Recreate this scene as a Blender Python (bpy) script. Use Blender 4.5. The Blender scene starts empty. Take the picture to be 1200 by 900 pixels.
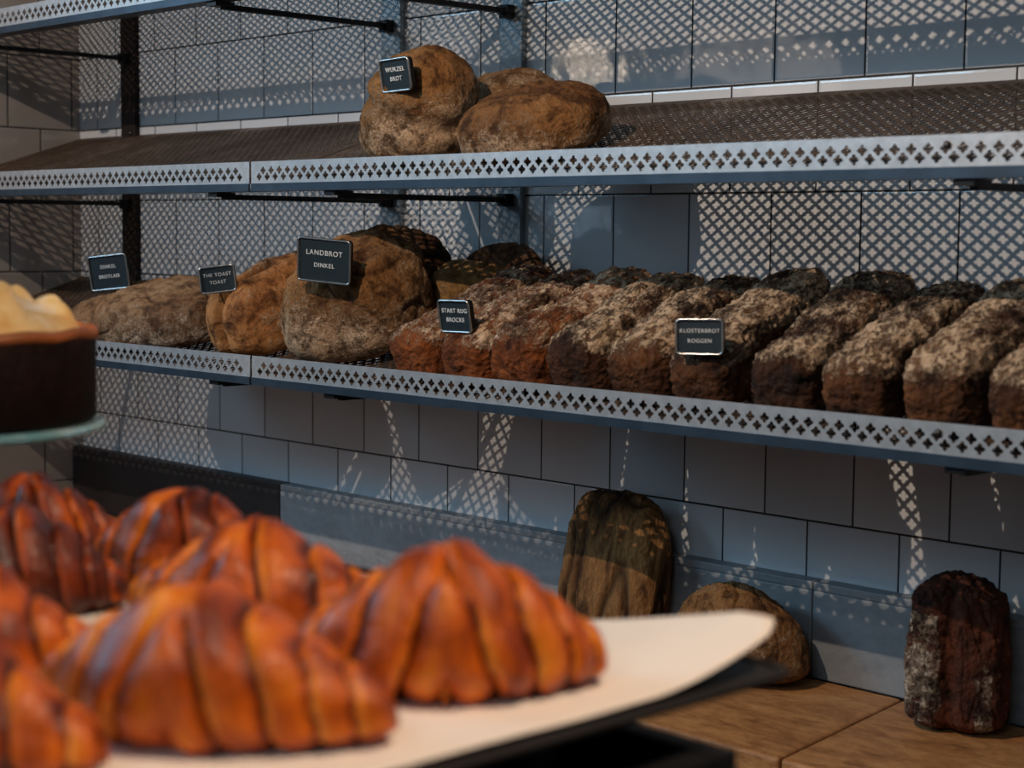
import bpy, bmesh, math, random
from mathutils import Vector, Matrix, Euler, noise
random.seed(7)
C = bpy.context.scene.collection
PI = math.pi
T = 0.15; H = 0.1522

# ------------------------------------------------------------------ helpers
def link(name, me, parent=None):
    o = bpy.data.objects.new(name, me); C.objects.link(o)
    if parent: o.parent = parent
    return o
def mesh(name, vs, fs, mat=None, smooth=False):
    me = bpy.data.meshes.new(name); me.from_pydata(vs, [], fs); me.update()
    if smooth: me.polygons.foreach_set('use_smooth', [True]*len(me.polygons))
    if mat: me.materials.append(mat)
    return me
def tag(o, label=None, cat=None, group=None, kind=None):
    if label: o['label'] = label
    if cat: o['category'] = cat
    if group: o['group'] = group
    if kind: o['kind'] = kind
    return o
def empty(name, loc=(0,0,0), rot=(0,0,0)):
    o = bpy.data.objects.new(name, None); C.objects.link(o)
    o.location = loc; o.rotation_euler = rot; o.empty_display_size = .05
    return o
class MB:
    def __init__(s): s.v=[]; s.f=[]
    def box(s, a, b, M=None):
        x0,y0,z0=a; x1,y1,z1=b; n=len(s.v)
        P=[(x0,y0,z0),(x1,y0,z0),(x1,y1,z0),(x0,y1,z0),(x0,y0,z1),(x1,y0,z1),(x1,y1,z1),(x0,y1,z1)]
        if M: P=[tuple(M@Vector(p)) for p in P]
        s.v+=P; s.f+=[tuple(n+i for i in q) for q in [(0,3,2,1),(4,5,6,7),(0,1,5,4),(1,2,6,5),(2,3,7,6),(3,0,4,7)]]
        return s
    def tube(s, pts, r, seg=10, closed=False):
        n0=len(s.v); N=len(pts); pts=[Vector(p) for p in pts]
        for i,p in enumerate(pts):
            if closed: t=(pts[(i+1)%N]-pts[i-1])
            else: t=(pts[min(i+1,N-1)]-pts[max(i-1,0)])
            t.normalize()
            up=Vector((0,0,1)) if abs(t.z)<.9 else Vector((0,1,0))
            a=t.cross(up).normalized(); b=a.cross(t)
            for k in range(seg):
                an=2*PI*k/seg; s.v.append(tuple(p+a*(r*math.cos(an))+b*(r*math.sin(an))))
        for i in range(N if closed else N-1):
            j=(i+1)%N
            for k in range(seg):
                l=(k+1)%seg
                s.f.append((n0+i*seg+k,n0+i*seg+l,n0+j*seg+l,n0+j*seg+k))
        if not closed:
            s.f.append(tuple(n0+k for k in range(seg))); s.f.append(tuple(n0+(N-1)*seg+k for k in reversed(range(seg))))
        return s
    def lathe(s, prof, c=(0,0,0), seg=48):
        n0=len(s.v); N=len(prof)
        for r,z in prof:
            for k in range(seg):
                an=2*PI*k/seg; s.v.append((c[0]+r*math.cos(an),c[1]+r*math.sin(an),c[2]+z))
        for i in range(N-1):
            for k in range(seg):
                l=(k+1)%seg
                s.f.append((n0+i*seg+k,n0+i*seg+l,n0+(i+1)*seg+l,n0+(i+1)*seg+k))
        s.f.append(tuple(n0+k for k in reversed(range(seg)))); s.f.append(tuple(n0+(N-1)*seg+k for k in range(seg)))
        return s
    def prism(s, pts, z0, z1):
        n=len(s.v); N=len(pts)
        s.v+=[(x,y,z0) for x,y in pts]+[(x,y,z1) for x,y in pts]
        s.f+=[tuple(n+i for i in reversed(range(N))),tuple(n+N+i for i in range(N))]
        s.f+=[(n+i,n+(i+1)%N,n+N+(i+1)%N,n+N+i) for i in range(N)]
        return s
    def build(s, name, mat, parent=None, smooth=False, bevel=0):
        o=link(name, mesh(name,s.v,s.f,mat,smooth), parent)
        if bevel:
            m=o.modifiers.new('bevel','BEVEL'); m.width=bevel; m.segments=2; m.limit_method='ANGLE'
        return o

# ------------------------------------------------------------------ materials
def newmat(name):
    m=bpy.data.materials.new(name); m.use_nodes=True; nt=m.node_tree
    b=nt.nodes['Principled BSDF']
    return m,nt,b
def nd(nt,t,**k):
    n=nt.nodes.new(t)
    for a,v in k.items(): setattr(n,a,v)
    return n
def mth(nt,op,a,b=None,c=None,clamp=False):
    n=nt.nodes.new('ShaderNodeMath'); n.operation=op; n.use_clamp=clamp
    for i,x in enumerate((a,b,c)):
        if x is None: continue
        if isinstance(x,(int,float)): n.inputs[i].default_value=x
        else: nt.links.new(x,n.inputs[i])
    return n.outputs[0]
def ramp(nt,fac,stops,interp='LINEAR'):
    n=nt.nodes.new('ShaderNodeValToRGB'); cr=n.color_ramp; cr.interpolation=interp
    while len(cr.elements)<len(stops): cr.elements.new(.5)
    for e,(p,c) in zip(cr.elements,stops):
        e.position=p; e.color=(*c,1) if len(c)==3 else c
    nt.links.new(fac,n.inputs[0]); return n.outputs[0]
def mix(nt,f,a,b,mode='MIX'):
    n=nt.nodes.new('ShaderNodeMix'); n.data_type='RGBA'; n.blend_type=mode
    for i,x in ((0,f),(6,a),(7,b)):
        if isinstance(x,(int,float)): n.inputs[i].default_value=x
        elif isinstance(x,tuple): n.inputs[i].default_value=(*x,1)
        else: nt.links.new(x,n.inputs[i])
    return n.outputs[2]
def nz(nt,vec,scale,detail=4,rough=.55,dist=0):
    n=nt.nodes.new('ShaderNodeTexNoise'); n.inputs['Scale'].default_value=scale; n.inputs['Detail'].default_value=detail
    n.inputs['Roughness'].default_value=rough; n.inputs['Distortion'].default_value=dist
    if vec is not None: nt.links.new(vec,n.inputs['Vector'])
    return n.outputs['Fac']
def bump(nt,b,h,dist,strength=1,inp='Normal',prev=None):
    n=nt.nodes.new('ShaderNodeBump'); n.inputs['Distance'].default_value=dist; n.inputs['Strength'].default_value=strength
    nt.links.new(h,n.inputs['Height'])
    if prev is not None: nt.links.new(prev,n.inputs['Normal'])
    if b is not None: nt.links.new(n.outputs[0],b.inputs[inp])
    return n.outputs[0]
def simple(name,col,rough=.5,metal=0,spec=.5,nscale=0,namt=.3,bscale=0,bdist=.001):
    m,nt,b=newmat(name)
    b.inputs['Roughness'].default_value=rough; b.inputs['Metallic'].default_value=metal
    b.inputs['Specular IOR Level'].default_value=spec
    tc=nd(nt,'ShaderNodeTexCoord')
    f=nz(nt,tc.outputs['Object'],nscale or 20)
    d=tuple(c*(1-namt) for c in col)
    nt.links.new(ramp(nt,f,[(.3,d),(.7,col)]),b.inputs['Base Color'])
    if bscale: bump(nt,b,nz(nt,tc.outputs['Object'],bscale),bdist)
    return m

def tile_mat(name, axis, off, tint=(.68,.71,.74)):
    """glossy glazed tiles; axis = world axis the rows run along"""
    m,nt,b=newmat(name)
    g=nd(nt,'ShaderNodeNewGeometry'); s=nd(nt,'ShaderNodeSeparateXYZ'); nt.links.new(g.outputs['Position'],s.inputs[0])
    u=mth(nt,'DIVIDE',mth(nt,'ADD',s.outputs[axis],off),T)
    v=mth(nt,'DIVIDE',s.outputs['Z'],H)
    row=mth(nt,'FLOOR',v)
    u2=mth(nt,'ADD',u,mth(nt,'MULTIPLY',mth(nt,'FLOORED_MODULO',row,2.0),.5))
    col=mth(nt,'FLOOR',u2)
    fu=mth(nt,'SUBTRACT',mth(nt,'SUBTRACT',u2,col),.5); fv=mth(nt,'SUBTRACT',mth(nt,'SUBTRACT',v,row),.5)
    eu=mth(nt,'MULTIPLY',mth(nt,'SUBTRACT',.5,mth(nt,'ABSOLUTE',fu)),T)
    ev=mth(nt,'MULTIPLY',mth(nt,'SUBTRACT',.5,mth(nt,'ABSOLUTE',fv)),H)
    e=mth(nt,'MINIMUM',eu,ev)                                   # metres to the joint
    groutmask=mth(nt,'LESS_THAN',e,.0015)
    cv=nd(nt,'ShaderNodeCombineXYZ'); nt.links.new(col,cv.inputs[0]); nt.links.new(row,cv.inputs[1])
    wn=nd(nt,'ShaderNodeTexWhiteNoise'); nt.links.new(cv.outputs[0],wn.inputs['Vector'])
    ws=nd(nt,'ShaderNodeSeparateColor'); nt.links.new(wn.outputs['Color'],ws.inputs[0])
    tint2=tuple(c*.88 for c in tint)
    tc=mix(nt,ws.outputs[2],tint,tint2)
    dirt=nz(nt,g.outputs['Position'],9,5)
    tc=mix(nt,mth(nt,'MULTIPLY',dirt,.25),tc,tuple(c*.7 for c in tint))
    nt.links.new(mix(nt,groutmask,tc,(.02,.018,.018)),b.inputs['Base Color'])
    rg=mth(nt,'ADD',mth(nt,'MULTIPLY',groutmask,.7),.07)
    nt.links.new(rg,b.inputs['Roughness'])
    b.inputs['Specular IOR Level'].default_value=.6
    # heights in metres: rounded tile edge + tilt of every tile + ripples in the glaze
    edge=mth(nt,'MULTIPLY',mth(nt,'DIVIDE',mth(nt,'SUBTRACT',e,.0015),.003,clamp=True),.0007)
    edge=mth(nt,'MULTIPLY',mth(nt,'POWER',mth(nt,'DIVIDE',mth(nt,'SUBTRACT',e,.001),.0035,clamp=True),.6),.0006)
    tl=mth(nt,'ADD',mth(nt,'MULTIPLY',mth(nt,'SUBTRACT',ws.outputs[0],.5),mth(nt,'MULTIPLY',fu,.0012)),
                    mth(nt,'MULTIPLY',mth(nt,'SUBTRACT',ws.outputs[1],.5),mth(nt,'MULTIPLY',fv,.0012)))
    rp=mth(nt,'ADD',mth(nt,'MULTIPLY',nz(nt,g.outputs['Position'],16,1.5),.0007),mth(nt,'MULTIPLY',nz(nt,g.outputs['Position'],160,1),.000025))
    h=mth(nt,'ADD',mth(nt,'ADD',edge,tl),rp)
    bump(nt,b,h,1.0,.9)
    return m

def bread_mat(name, dark, mid, light, flour, amount=.5, scale=1.0, patch=6, bumpd=.0016, topflour=0.0, stretch=(1,1,1), fmax=.85, pits=.35, rough=.85, crack=.0):
    """baked crust: patchy brown crust under clinging flour; seed comes from the object"""
    m,nt,b=newmat(name)
    tc=nd(nt,'ShaderNodeTexCoord'); oi=nd(nt,'ShaderNodeObjectInfo')
    sh=nd(nt,'ShaderNodeVectorMath',operation='MULTIPLY_ADD'); nt.links.new(tc.outputs['Object'],sh.inputs[0]); sh.inputs[1].default_value=stretch
    sc=nd(nt,'ShaderNodeVectorMath',operation='SCALE'); sc.inputs[0].default_value=(3.1,1.7,2.3); nt.links.new(oi.outputs['Random'],sc.inputs['Scale'])
    nt.links.new(sc.outputs[0],sh.inputs[2]); P=sh.outputs[0]
    big=nz(nt,P,patch*scale,3,.6,.4)
    medn=nz(nt,P,38*scale,6,.65,.3)
    fine=nz(nt,P,170*scale,4,.7)
    grain=nz(nt,P,330*scale,3,.75)
    crust=ramp(nt,mth(nt,'ADD',mth(nt,'MULTIPLY',big,.5),mth(nt,'ADD',mth(nt,'MULTIPLY',medn,.3),mth(nt,'MULTIPLY',fine,.2))),[(.38,dark),(.5,mid),(.62,light)])
    at=nd(nt,'ShaderNodeAttribute'); at.attribute_name='flour'     # where flour can cling (vertex data)
    n2=mth(nt,'ADD',mth(nt,'MULTIPLY',medn,.34),mth(nt,'ADD',mth(nt,'MULTIPLY',fine,.40),mth(nt,'MULTIPLY',grain,.26)))
    thr=mth(nt,'SUBTRACT',mth(nt,'ADD',n2,mth(nt,'MULTIPLY',mth(nt,'SUBTRACT',big,.5),.25)),mth(nt,'SUBTRACT',.50+(.5-amount)*.5,mth(nt,'MULTIPLY',mth(nt,'SUBTRACT',at.outputs['Fac'],.5),.26)))
    fm=mth(nt,'MULTIPLY',thr,10.0,clamp=True)
    fm=mth(nt,'MULTIPLY',fm,fmax)
    pit=ramp(nt,mth(nt,'ADD',mth(nt,'MULTIPLY',nz(nt,P,95*scale,5,.75,.6),.7),mth(nt,'MULTIPLY',grain,.3)),[(.44,(0,0,0)),(.50,(1,1,1))])
    fm=mth(nt,'MULTIPLY',fm,mth(nt,'ADD',1.0-pits,mth(nt,'MULTIPLY',pit,pits)))
    fcol=mix(nt,grain,tuple(c*.72 for c in flour),tuple(min(1,c*1.2) for c in flour))
    cl=mix(nt,fm,crust,fcol)
    nt.links.new(at.outputs['Fac'],nd(nt,'ShaderNodeMath').inputs[0])
    hol=ramp(nt,medn,[(.36,(.38,.36,.34)),(.50,(1,1,1))]); cl=mix(nt,1.0,cl,hol,'MULTIPLY')
    ck=nd(nt,'ShaderNodeAttribute'); ck.attribute_name='crack'
    cl=mix(nt,mth(nt,'MULTIPLY',ck.outputs['Fac'],.9),cl,tuple(c*.35 for c in dark))
    nt.links.new(cl,b.inputs['Base Color'])
    b.inputs['Roughness'].default_value=rough; b.inputs['Specular IOR Level'].default_value=.25
    h=mth(nt,'ADD',mth(nt,'MULTIPLY',medn,1.0),mth(nt,'MULTIPLY',fine,.45))
    h=mth(nt,'ADD',h,mth(nt,'MULTIPLY',fm,.35))
    bump(nt,b,h,bumpd*4.5,1)
    return m

M={}
M['tile']=tile_mat('glazed_tile','X',0.0)
M['tile_side']=tile_mat('glazed_tile_side_shaded','Y',0.0202,(.40,.35,.31))  # same tile, browner tint stands in for the weaker light on this wall
M['galv']=simple('galvanised_sheet',(.62,.63,.64),.36,.65,.5,60,.22,300,.0002)
M['dirty']=None
def dirty_plate():
    m,nt,b=newmat('soiled_perforated_steel')
    g=nd(nt,'ShaderNodeTexCoord')
    f=nz(nt,g.outputs['Object'],5,5,.6,.5); f2=nz(nt,g.outputs['Object'],45,5,.7)
    k=mth(nt,'ADD',mth(nt,'MULTIPLY',f,.6),mth(nt,'MULTIPLY',f2,.4))
    nt.links.new(ramp(nt,k,[(.36,(.045,.028,.018)),(.55,(.10,.062,.038)),(.72,(.26,.20,.15))]),b.inputs['Base Color'])
    nt.links.new(ramp(nt,k,[(.4,(.75,)*3),(.7,(.45,)*3)]),b.inputs['Roughness'])
    b.inputs['Metallic'].default_value=.25
    bump(nt,b,f2,.0006)
    return m
M['dirty']=dirty_plate()
M['lip']=simple('blue_grey_angle_steel',(.055,.085,.12),.38,.6,.5,30,.3)
M['post']=simple('grey_steel_upright',(.30,.36,.40),.4,.5,.5,25,.35,80,.0002)
M['darkpost']=simple('dark_brown_upright',(.022,.014,.011),.6,.2,.4,25,.3)
M['black']=simple('black_steel',(.012,.011,.011),.45,.4,.4,25,.3)
M['bolt']=simple('bolt_head',(.09,.08,.075),.4,.8,.5,60,.4)
M['chrome']=simple('sign_rim_metal',(.62,.60,.58),.25,.9,.5,60,.2)
M['board']=simple('sign_black_felt',(.022,.034,.042),.35,0,.45,300,.3)
M['letter']=simple('sign_white_letters',(.75,.76,.74),.5,0,.4,60,.1)
M['stone']=None
def stone():
    m,nt,b=newmat('blue_grey_stone_upstand')
    g=nd(nt,'ShaderNodeNewGeometry')
    mp=nd(nt,'ShaderNodeVectorMath',operation='MULTIPLY'); nt.links.new(g.outputs['Position'],mp.inputs[0]); mp.inputs[1].default_value=(1,1,3)
    f=nz(nt,mp.outputs[0],5,6,.65,.6); f2=nz(nt,g.outputs['Position'],60,4,.7)
    k=mth(nt,'ADD',mth(nt,'MULTIPLY',f,.7),mth(nt,'MULTIPLY',f2,.3))
    nt.links.new(ramp(nt,k,[(.3,(.13,.14,.15)),(.5,(.22,.24,.255)),(.72,(.30,.32,.335))]),b.inputs['Base Color'])
    b.inputs['Roughness'].default_value=.55
    bump(nt,b,f2,.0008)
    return m
M['stone']=stone()
def wood():
    m,nt,b=newmat('worn_wooden_counter')
    g=nd(nt,'ShaderNodeTexCoord')
    mp=nd(nt,'ShaderNodeMapping'); nt.links.new(g.outputs['Object'],mp.inputs[0]); mp.inputs['Scale'].default_value=(1.3,5,5)
    f=nz(nt,mp.outputs[0],5,7,.7,1.5); f2=nz(nt,g.outputs['Object'],22,7,.75,.8); f3=nz(nt,mp.outputs[0],60,4,.7)
    k=mth(nt,'ADD',mth(nt,'MULTIPLY',f,.45),mth(nt,'ADD',mth(nt,'MULTIPLY',f2,.35),mth(nt,'MULTIPLY',f3,.2)))
    nt.links.new(ramp(nt,k,[(.32,(.10,.038,.013)),(.44,(.30,.125,.042)),(.55,(.48,.225,.08)),(.75,(.66,.37,.16))]),b.inputs['Base Color'])
    b.inputs['Roughness'].default_value=.5; b.inputs['Specular IOR Level'].default_value=.35
    bump(nt,b,k,.002)
    return m
M['wood']=wood()
M['paper']=simple('baking_parchment',(.92,.80,.68),.7,0,.3,8,.10,18,.003)
M['tray']=simple('dark_baking_tray',(.022,.018,.016),.6,.2,.3,20,.3)

SAND=(.46,.30,.185); 
M['boule']=bread_mat('floured_boule_crust',(.09,.030,.008),(.26,.115,.036),(.40,.205,.075),(.56,.38,.24),.475,1,5,.0020,fmax=.8)
M['boule2']=bread_mat('golden_boule_crust',(.16,.065,.02),(.30,.15,.045),(.42,.24,.09),(.54,.38,.22),.46,1.0,4,.0018,fmax=.7)
M['rye']=bread_mat('rye_tin_crust',(.040,.012,.005),(.19,.050,.011),(.34,.105,.022),(.60,.41,.265),.53,.62,9,.0024,stretch=(1,.55,1),fmax=.95,pits=.85)
M['ryeshade']=bread_mat('shaded_rye_tin_crust',(.020,.008,.004),(.070,.025,.009),(.18,.065,.018),(.56,.385,.24),.53,.62,9,.0024,stretch=(1,.55,1),fmax=.95,pits=.85)  # browner copy of the rye crust, lamp falloff put into the colour
M['ryedark']=bread_mat('dark_rye_crust',(.025,.010,.007),(.095,.026,.011),(.20,.055,.02),(.56,.46,.34),.45,.7,9,.003,fmax=.9,pits=.6)
M['farm']=bread_mat('floury_country_crust',(.13,.05,.018),(.30,.15,.065),(.42,.24,.12),(.58,.41,.28),.52,.9,5,.0012)
M['standing']=bread_mat('wrinkled_brown_crust',(.045,.017,.006),(.21,.095,.030),(.38,.19,.065),(.52,.32,.15),.44,.9,8,.002,stretch=(1,1,.3),fmax=.6)
M['toast']=bread_mat('golden_toast_crust',(.16,.05,.012),(.38,.16,.05),(.52,.25,.09),(.54,.38,.25),.46,.9,5,.0012,fmax=.8)
M['backdark']=bread_mat('dark_back_crust',(.02,.010,.006),(.07,.030,.013),(.16,.075,.03),(.30,.20,.13),.36,.9,6,.0016)  # darker crust for the boules at the back

# ------------------------------------------------------------------ room
def plane_wall(name, M_, p0, p1, z0, z1, th, mat):
    (x0,y0),(x1,y1)=p0,p1
    mb=MB(); mb.box((min(x0,x1),min(y0,y1),z0),(max(x0,x1)+(th if x0==x1 else 0),max(y0,y1)+(th if y0==y1 else 0),z1))
    return tag(mb.build(name,mat),kind='structure')
FLOOR=-1.12; CEIL=2.3
plaster=simple('dim_brown_plaster',(.16,.115,.085),.8,0,.3,3,.3)
pale=simple('pale_plaster',(.42,.42,.42),.8,0,.3,3,.2)
tag(MB().box((-.132,0,FLOOR),(5.2,.10,CEIL)).build('wall_back',M['tile']),kind='structure')
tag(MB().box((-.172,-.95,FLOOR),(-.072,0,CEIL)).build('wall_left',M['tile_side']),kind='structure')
tag(MB().box((-7.1,-.95,FLOOR),(-.172,-.85,CEIL)).build('wall_return',pale),kind='structure')
tag(MB().box((-7.2,-5.0,FLOOR),(-7.1,-.85,CEIL)).build('wall_far_left',pale),kind='structure')
tag(MB().box((5.2,-5.0,FLOOR),(5.3,.1,CEIL)).build('wall_right',plaster),kind='structure')
tag(MB().box((-7.2,-5.1,FLOOR-.1),(5.3,.1,FLOOR)).build('floor',simple('dark_floor',(.10,.075,.06),.5,0,.4,3,.3)),kind='structure')
tag(MB().box((-7.2,-5.1,CEIL),(5.3,.1,CEIL+.1)).build('ceiling',simple('ceiling_paint',(.22,.20,.19),.8,0,.3,3,.2)),kind='structure')
# front wall of the shop with its window openings
wins=[(-5.7,-4.7,.9,1.42),(-3.48,-3.08,.15,1.52),(-2.75,-1.6,.95,1.42),(1.2,2.4,.1,1.9)]
fw=MB(); xs=-7.1
for x0,x1,z0,z1 in wins:
    fw.box((xs,-5.1,FLOOR),(x0,-5.0,CEIL)); fw.box((x0,-5.1,FLOOR),(x1,-5.0,z0)); fw.box((x0,-5.1,z1),(x1,-5.0,CEIL)); xs=x1
fw.box((xs,-5.1,FLOOR),(5.3,-5.0,CEIL))
tag(fw.build('wall_front',plaster),kind='structure')
def pane_mat(name,top,low,zs,st):
    """daylight outside: warm facade above, cool shade below"""
    m,nt,b=newmat(name); g=nd(nt,'ShaderNodeNewGeometry'); sp=nd(nt,'ShaderNodeSeparateXYZ'); nt.links.new(g.outputs['Position'],sp.inputs[0])
    f=nz(nt,g.outputs['Position'],4,3)
    k=mth(nt,'ADD',mth(nt,'MULTIPLY',mth(nt,'SUBTRACT',sp.outputs['Z'],zs),5.0),f,clamp=True)
    nt.links.new(ramp(nt,k,[(.3,low),(.75,top)]),b.inputs['Emission Color'])
    b.inputs['Emission Strength'].default_value=st; b.inputs['Base Color'].default_value=(.05,.05,.05,1); b.inputs['Roughness'].default_value=.1
    return m
PM=[pane_mat('daylight_pane_far',(.9,.70,.52),(.25,.35,.45),.9,1.6),pane_mat('daylight_pane_bright',(1.0,.78,.58),(.12,.16,.20),.95,11.0),pane_mat('daylight_pane_dim',(.75,.60,.48),(.3,.4,.5),.8,2.0),pane_mat('daylight_pane_side',(.45,.62,.80),(.3,.4,.5),.5,2.2)]
for i,(x0,x1,z0,z1) in enumerate(wins):
    w=MB().box((x0,-5.07,z0),(x1,-5.06,z1)).build('window_%d'%(i+1),PM[i]); tag(w,kind='structure')
    f=MB(); t=.03
    f.box((x0,-5.06,z0),(x0+t,-4.98,z1)); f.box((x1-t,-5.06,z0),(x1,-4.98,z1)); f.box((x0,-5.06,z0),(x1,-4.98,z0+t)); f.box((x0,-5.06,z1-t),(x1,-4.98,z1))
    xm=(x0+x1)/2; f.box((xm-.012,-5.06,z0),(xm+.012,-4.98,z1))
    f.build('window_frame',M['black'],w)

# stone upstand along the wall (separate slabs) and worktop
def upstand(x0,x1):
    mb=MB(); z0,z1=-.212,-.078
    mb.box((x0,-.030,z0),(x1,-.0005,z1-.012)); mb.box((x0,-.030,z1-.012),(x1,-.0005,z1))
    return mb.build('trim_1' ,M['stone'],bevel=.002)
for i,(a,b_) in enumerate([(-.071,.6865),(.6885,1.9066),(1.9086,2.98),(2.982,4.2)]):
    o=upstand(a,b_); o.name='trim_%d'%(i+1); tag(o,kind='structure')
    if i==0: o.data.materials[0]=simple('shaded_stone',(.035,.030,.030),.5,0,.4,6,.4)  # left slab darkened: its shade is put into the stone colour

zt=-.212
def slab(xa_back,xa_front,xb_back,xb_front,label,loc):
    mb=MB(); g=.0014
    mb.prism([(xa_front+g-loc,-.363),(xb_front-g-loc,-.363),(xb_back-g-loc,-.0315),(xa_back+g-loc,-.0315)],zt-.05,zt)
    o=mb.build('wooden_counter_slab',M['wood'],bevel=.004); o.location.x=loc
    return tag(o,label,'counter')
slab(-.068,-.068,.95,.95,'far left wooden worktop slab, mostly hidden behind the croissants',.4)
slab(.95,.95,2.058,2.106,'worn wooden worktop slab under the round dark loaf',1.5)
slab(2.058,2.106,3.3,3.3,'worn wooden worktop slab under the tall seeded loaf at right',2.6)
cab=empty('counter_cabinet',(1.6,-.19,FLOOR)); tag(cab,'brown wooden counter base below the worktop slabs','cabinet')
cb=MB().box((-1.66,-.155,0),(1.7,.155,zt-.05-FLOOR)).build('body',simple('counter_base_wood',(.33,.17,.08),.6,0,.3,10,.4),cab)
for x in (-1.1,0,1.1):
    d=MB().box((x-.52,-.172,.05),(x+.52,-.1555,zt-.09-FLOOR)).build('door',simple('counter_door_wood',(.30,.15,.07),.6,0,.3,10,.4),cab,bevel=.004)
    MB().tube([(x+.42,-.195,.5),(x+.42,-.195,.62)],.006).build('handle',M['black'],d,True)

# ------------------------------------------------------------------ perforated shelves
PX=.0205; SL=.32                                     # hole pitch; slope of the plates
D=.385; TH=.0012
def quatre(n=16):
    out=[]
    for k in range(n):
        a=2*PI*k/n
        c=abs(math.cos(2*a))
        r=.0041+.0028*(c**1.3)
        out.append((r*math.cos(a),r*math.sin(a)))
    return out
HOLE=quatre()
def lattice(width, rows, rowh, y_lo_pad, y_hi_pad, side_pad, skip=None):
    """flat sheet in (u,v), staggered quatrefoil holes; sheet spans u 0..width, v 0..V. returns verts, quads, outline edges"""
    n=int((width-2*side_pad)/PX); sx=(width-n*PX)/2; hx=PX/2
    V=y_lo_pad+(rows+1)*rowh+y_hi_pad
    vs=[];idx={}
    def vid(u,v):
        k=(round(u*1e6),round(v*1e6))
        if k not in idx: idx[k]=len(vs); vs.append((u,v))
        return idx[k]
    fs=[];rims=[]
    y0=y_lo_pad
    for r in range(rows):
        cy=y0+(r+1)*rowh; cnt=n if r%2==0 else n-1; ox=sx+hx+(0 if r%2==0 else hx)
        for i in range(cnt):
            cx=ox+i*PX
            cor=[(cx+hx,cy),(cx,cy+rowh),(cx-hx,cy),(cx,cy-rowh)]
            outer=[]
            for q in range(4):
                a=cor[q]; b_=cor[(q+1)%4]
                for s in range(4):
                    t=s/4; outer.append(vid(a[0]+(b_[0]-a[0])*t,a[1]+(b_[1]-a[1])*t))
            k=rowh/hx
            inner=[]
            for (a,b_) in HOLE:
                inner.append(len(vs)); vs.append((cx+a,cy+b_*k))
            N=16
            for j in range(N): fs.append((outer[j],outer[(j+1)%N],inner[(j+1)%N],inner[j]))
            rims.append(inner)
        # solid half diamonds at the ends of the short rows
        if r%2==1:
            for side in (0,1):
                ex=sx if side==0 else sx+n*PX; s_=1 if side==0 else -1
                tri=[(ex,cy-rowh),(ex+s_*hx,cy),(ex,cy+rowh)]
                pts=[]
                for a,b_ in ((tri[0],tri[1]),(tri[1],tri[2])):
                    for s in range(4): pts.append(vid(a[0]+(b_[0]-a[0])*s/4,a[1]+(b_[1]-a[1])*s/4))
                pts.append(vid(*tri[2]))
                fs.append(tuple(pts if side==0 else reversed(pts)))
    # bottom and top zigzags
    for top in (0,1):
        r=rows-1 if top else 0
        edge=y0+(rows+1)*rowh if top else y0
        cnt=n if r%2==0 else n-1; first=sx+hx+(0 if r%2==0 else hx)
        cy=y0+(r+1)*rowh; ty=cy+rowh if top else cy-rowh
        # peaks at first+i*PX at ty(=edge); valleys at cy
        for i in range(cnt-1):
            a=(first+i*PX,ty); v_=(first+(i+.5)*PX,cy); b_=(first+(i+1)*PX,ty)
            pts=[]
            for p,q in ((a,v_),(v_,b_)):
                for s in range(4): pts.append(vid(p[0]+(q[0]-p[0])*s/4,p[1]+(q[1]-p[1])*s/4))
            pts.append(vid(*b_))
            fs.append(tuple(pts if top else reversed(pts)))
        for side in (0,1):
            px=first if side==0 else first+(cnt-1)*PX; s_=-1 if side==0 else 1
            if r%2==0: tip=(px+s_*hx,cy)
            else: tip=(px+s_*hx,cy)
            end=(sx if side==0 else sx+n*PX)
            pts=[]
            for s in range(4): pts.append(vid(px+(tip[0]-px)*s/4,ty+(cy-ty)*s/4))
            pts.append(vid(*tip))
            if abs(tip[0]-end)>1e-6:   # odd row at the end: down to the wall of the sheet
                for s in range(1,5): pts.append(vid(tip[0]+(end-tip[0])*s/4, cy+(ty-cy)*s/4))
                # triangle between tip and end was made above, reuse its upper edge
            else: pts.append(vid(end,ty))
            fs.append(tuple(pts))
    # plain bands
    def band(u0,u1,v0,v1):
        if v1-v0>1e-7 and u1-u0>1e-7:
            k=len(vs); vs.extend([(u0,v0),(u1,v0),(u1,v1),(u0,v1)]); fs.append((k,k+1,k+2,k+3))
    top=y0+(rows+1)*rowh
    band(0,width,0,y0); band(0,width,top,V); band(0,sx,y0,top); band(sx+n*PX,width,y0,top)
    return vs,fs,rims,V
def sheet(name, width, rows, rowh, lo, hi, side, fn, nrm, mat):
    vs,fs,rims,V=lattice(width,rows,rowh,lo,hi,side)
    P=[Vector(fn(u,v)) for u,v in vs]; n=len(P); nv=Vector(nrm)*TH
    allv=[tuple(p) for p in P]+[tuple(p-nv) for p in P]
    allf=list(fs)+[tuple(n+i for i in reversed(f)) for f in fs]
    for rim in rims:
        N=len(rim)
        for j in range(N): allf.append((rim[(j+1)%N],rim[j],n+rim[j],n+rim[(j+1)%N]))
    return mesh(name,allv,allf,mat), V
ang=math.atan(SL); ca,sa=math.cos(ang),math.sin(ang)
LEN=D/ca
RH=PX/2*.985
NR=int((LEN-.012)/RH)-1
FR=.0102/1.0
def shelf_meshes(w):
    lo=.004; rows=NR
    hi=LEN-lo-(rows+1)*RH
    # v runs from the front edge up to the wall
    pm,_=sheet('plate',w,rows,RH,lo,hi,.012,lambda u,v:(u,-D+v*ca,v*sa),(0,-sa,ca),M['dirty'])
    fm,_=sheet('fascia',w,2,.0095,.0005,.0045,.006,lambda u,v:(u,-D,v-.0005),(0,-1,0),M['galv'])
    return pm,fm
UN={'L':(-.068,1.158),'R':(1.0955,1.66)}
pL,fL=shelf_meshes(1.158); pR,fR=shelf_meshes(1.66)
FH=.0335-.0
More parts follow.
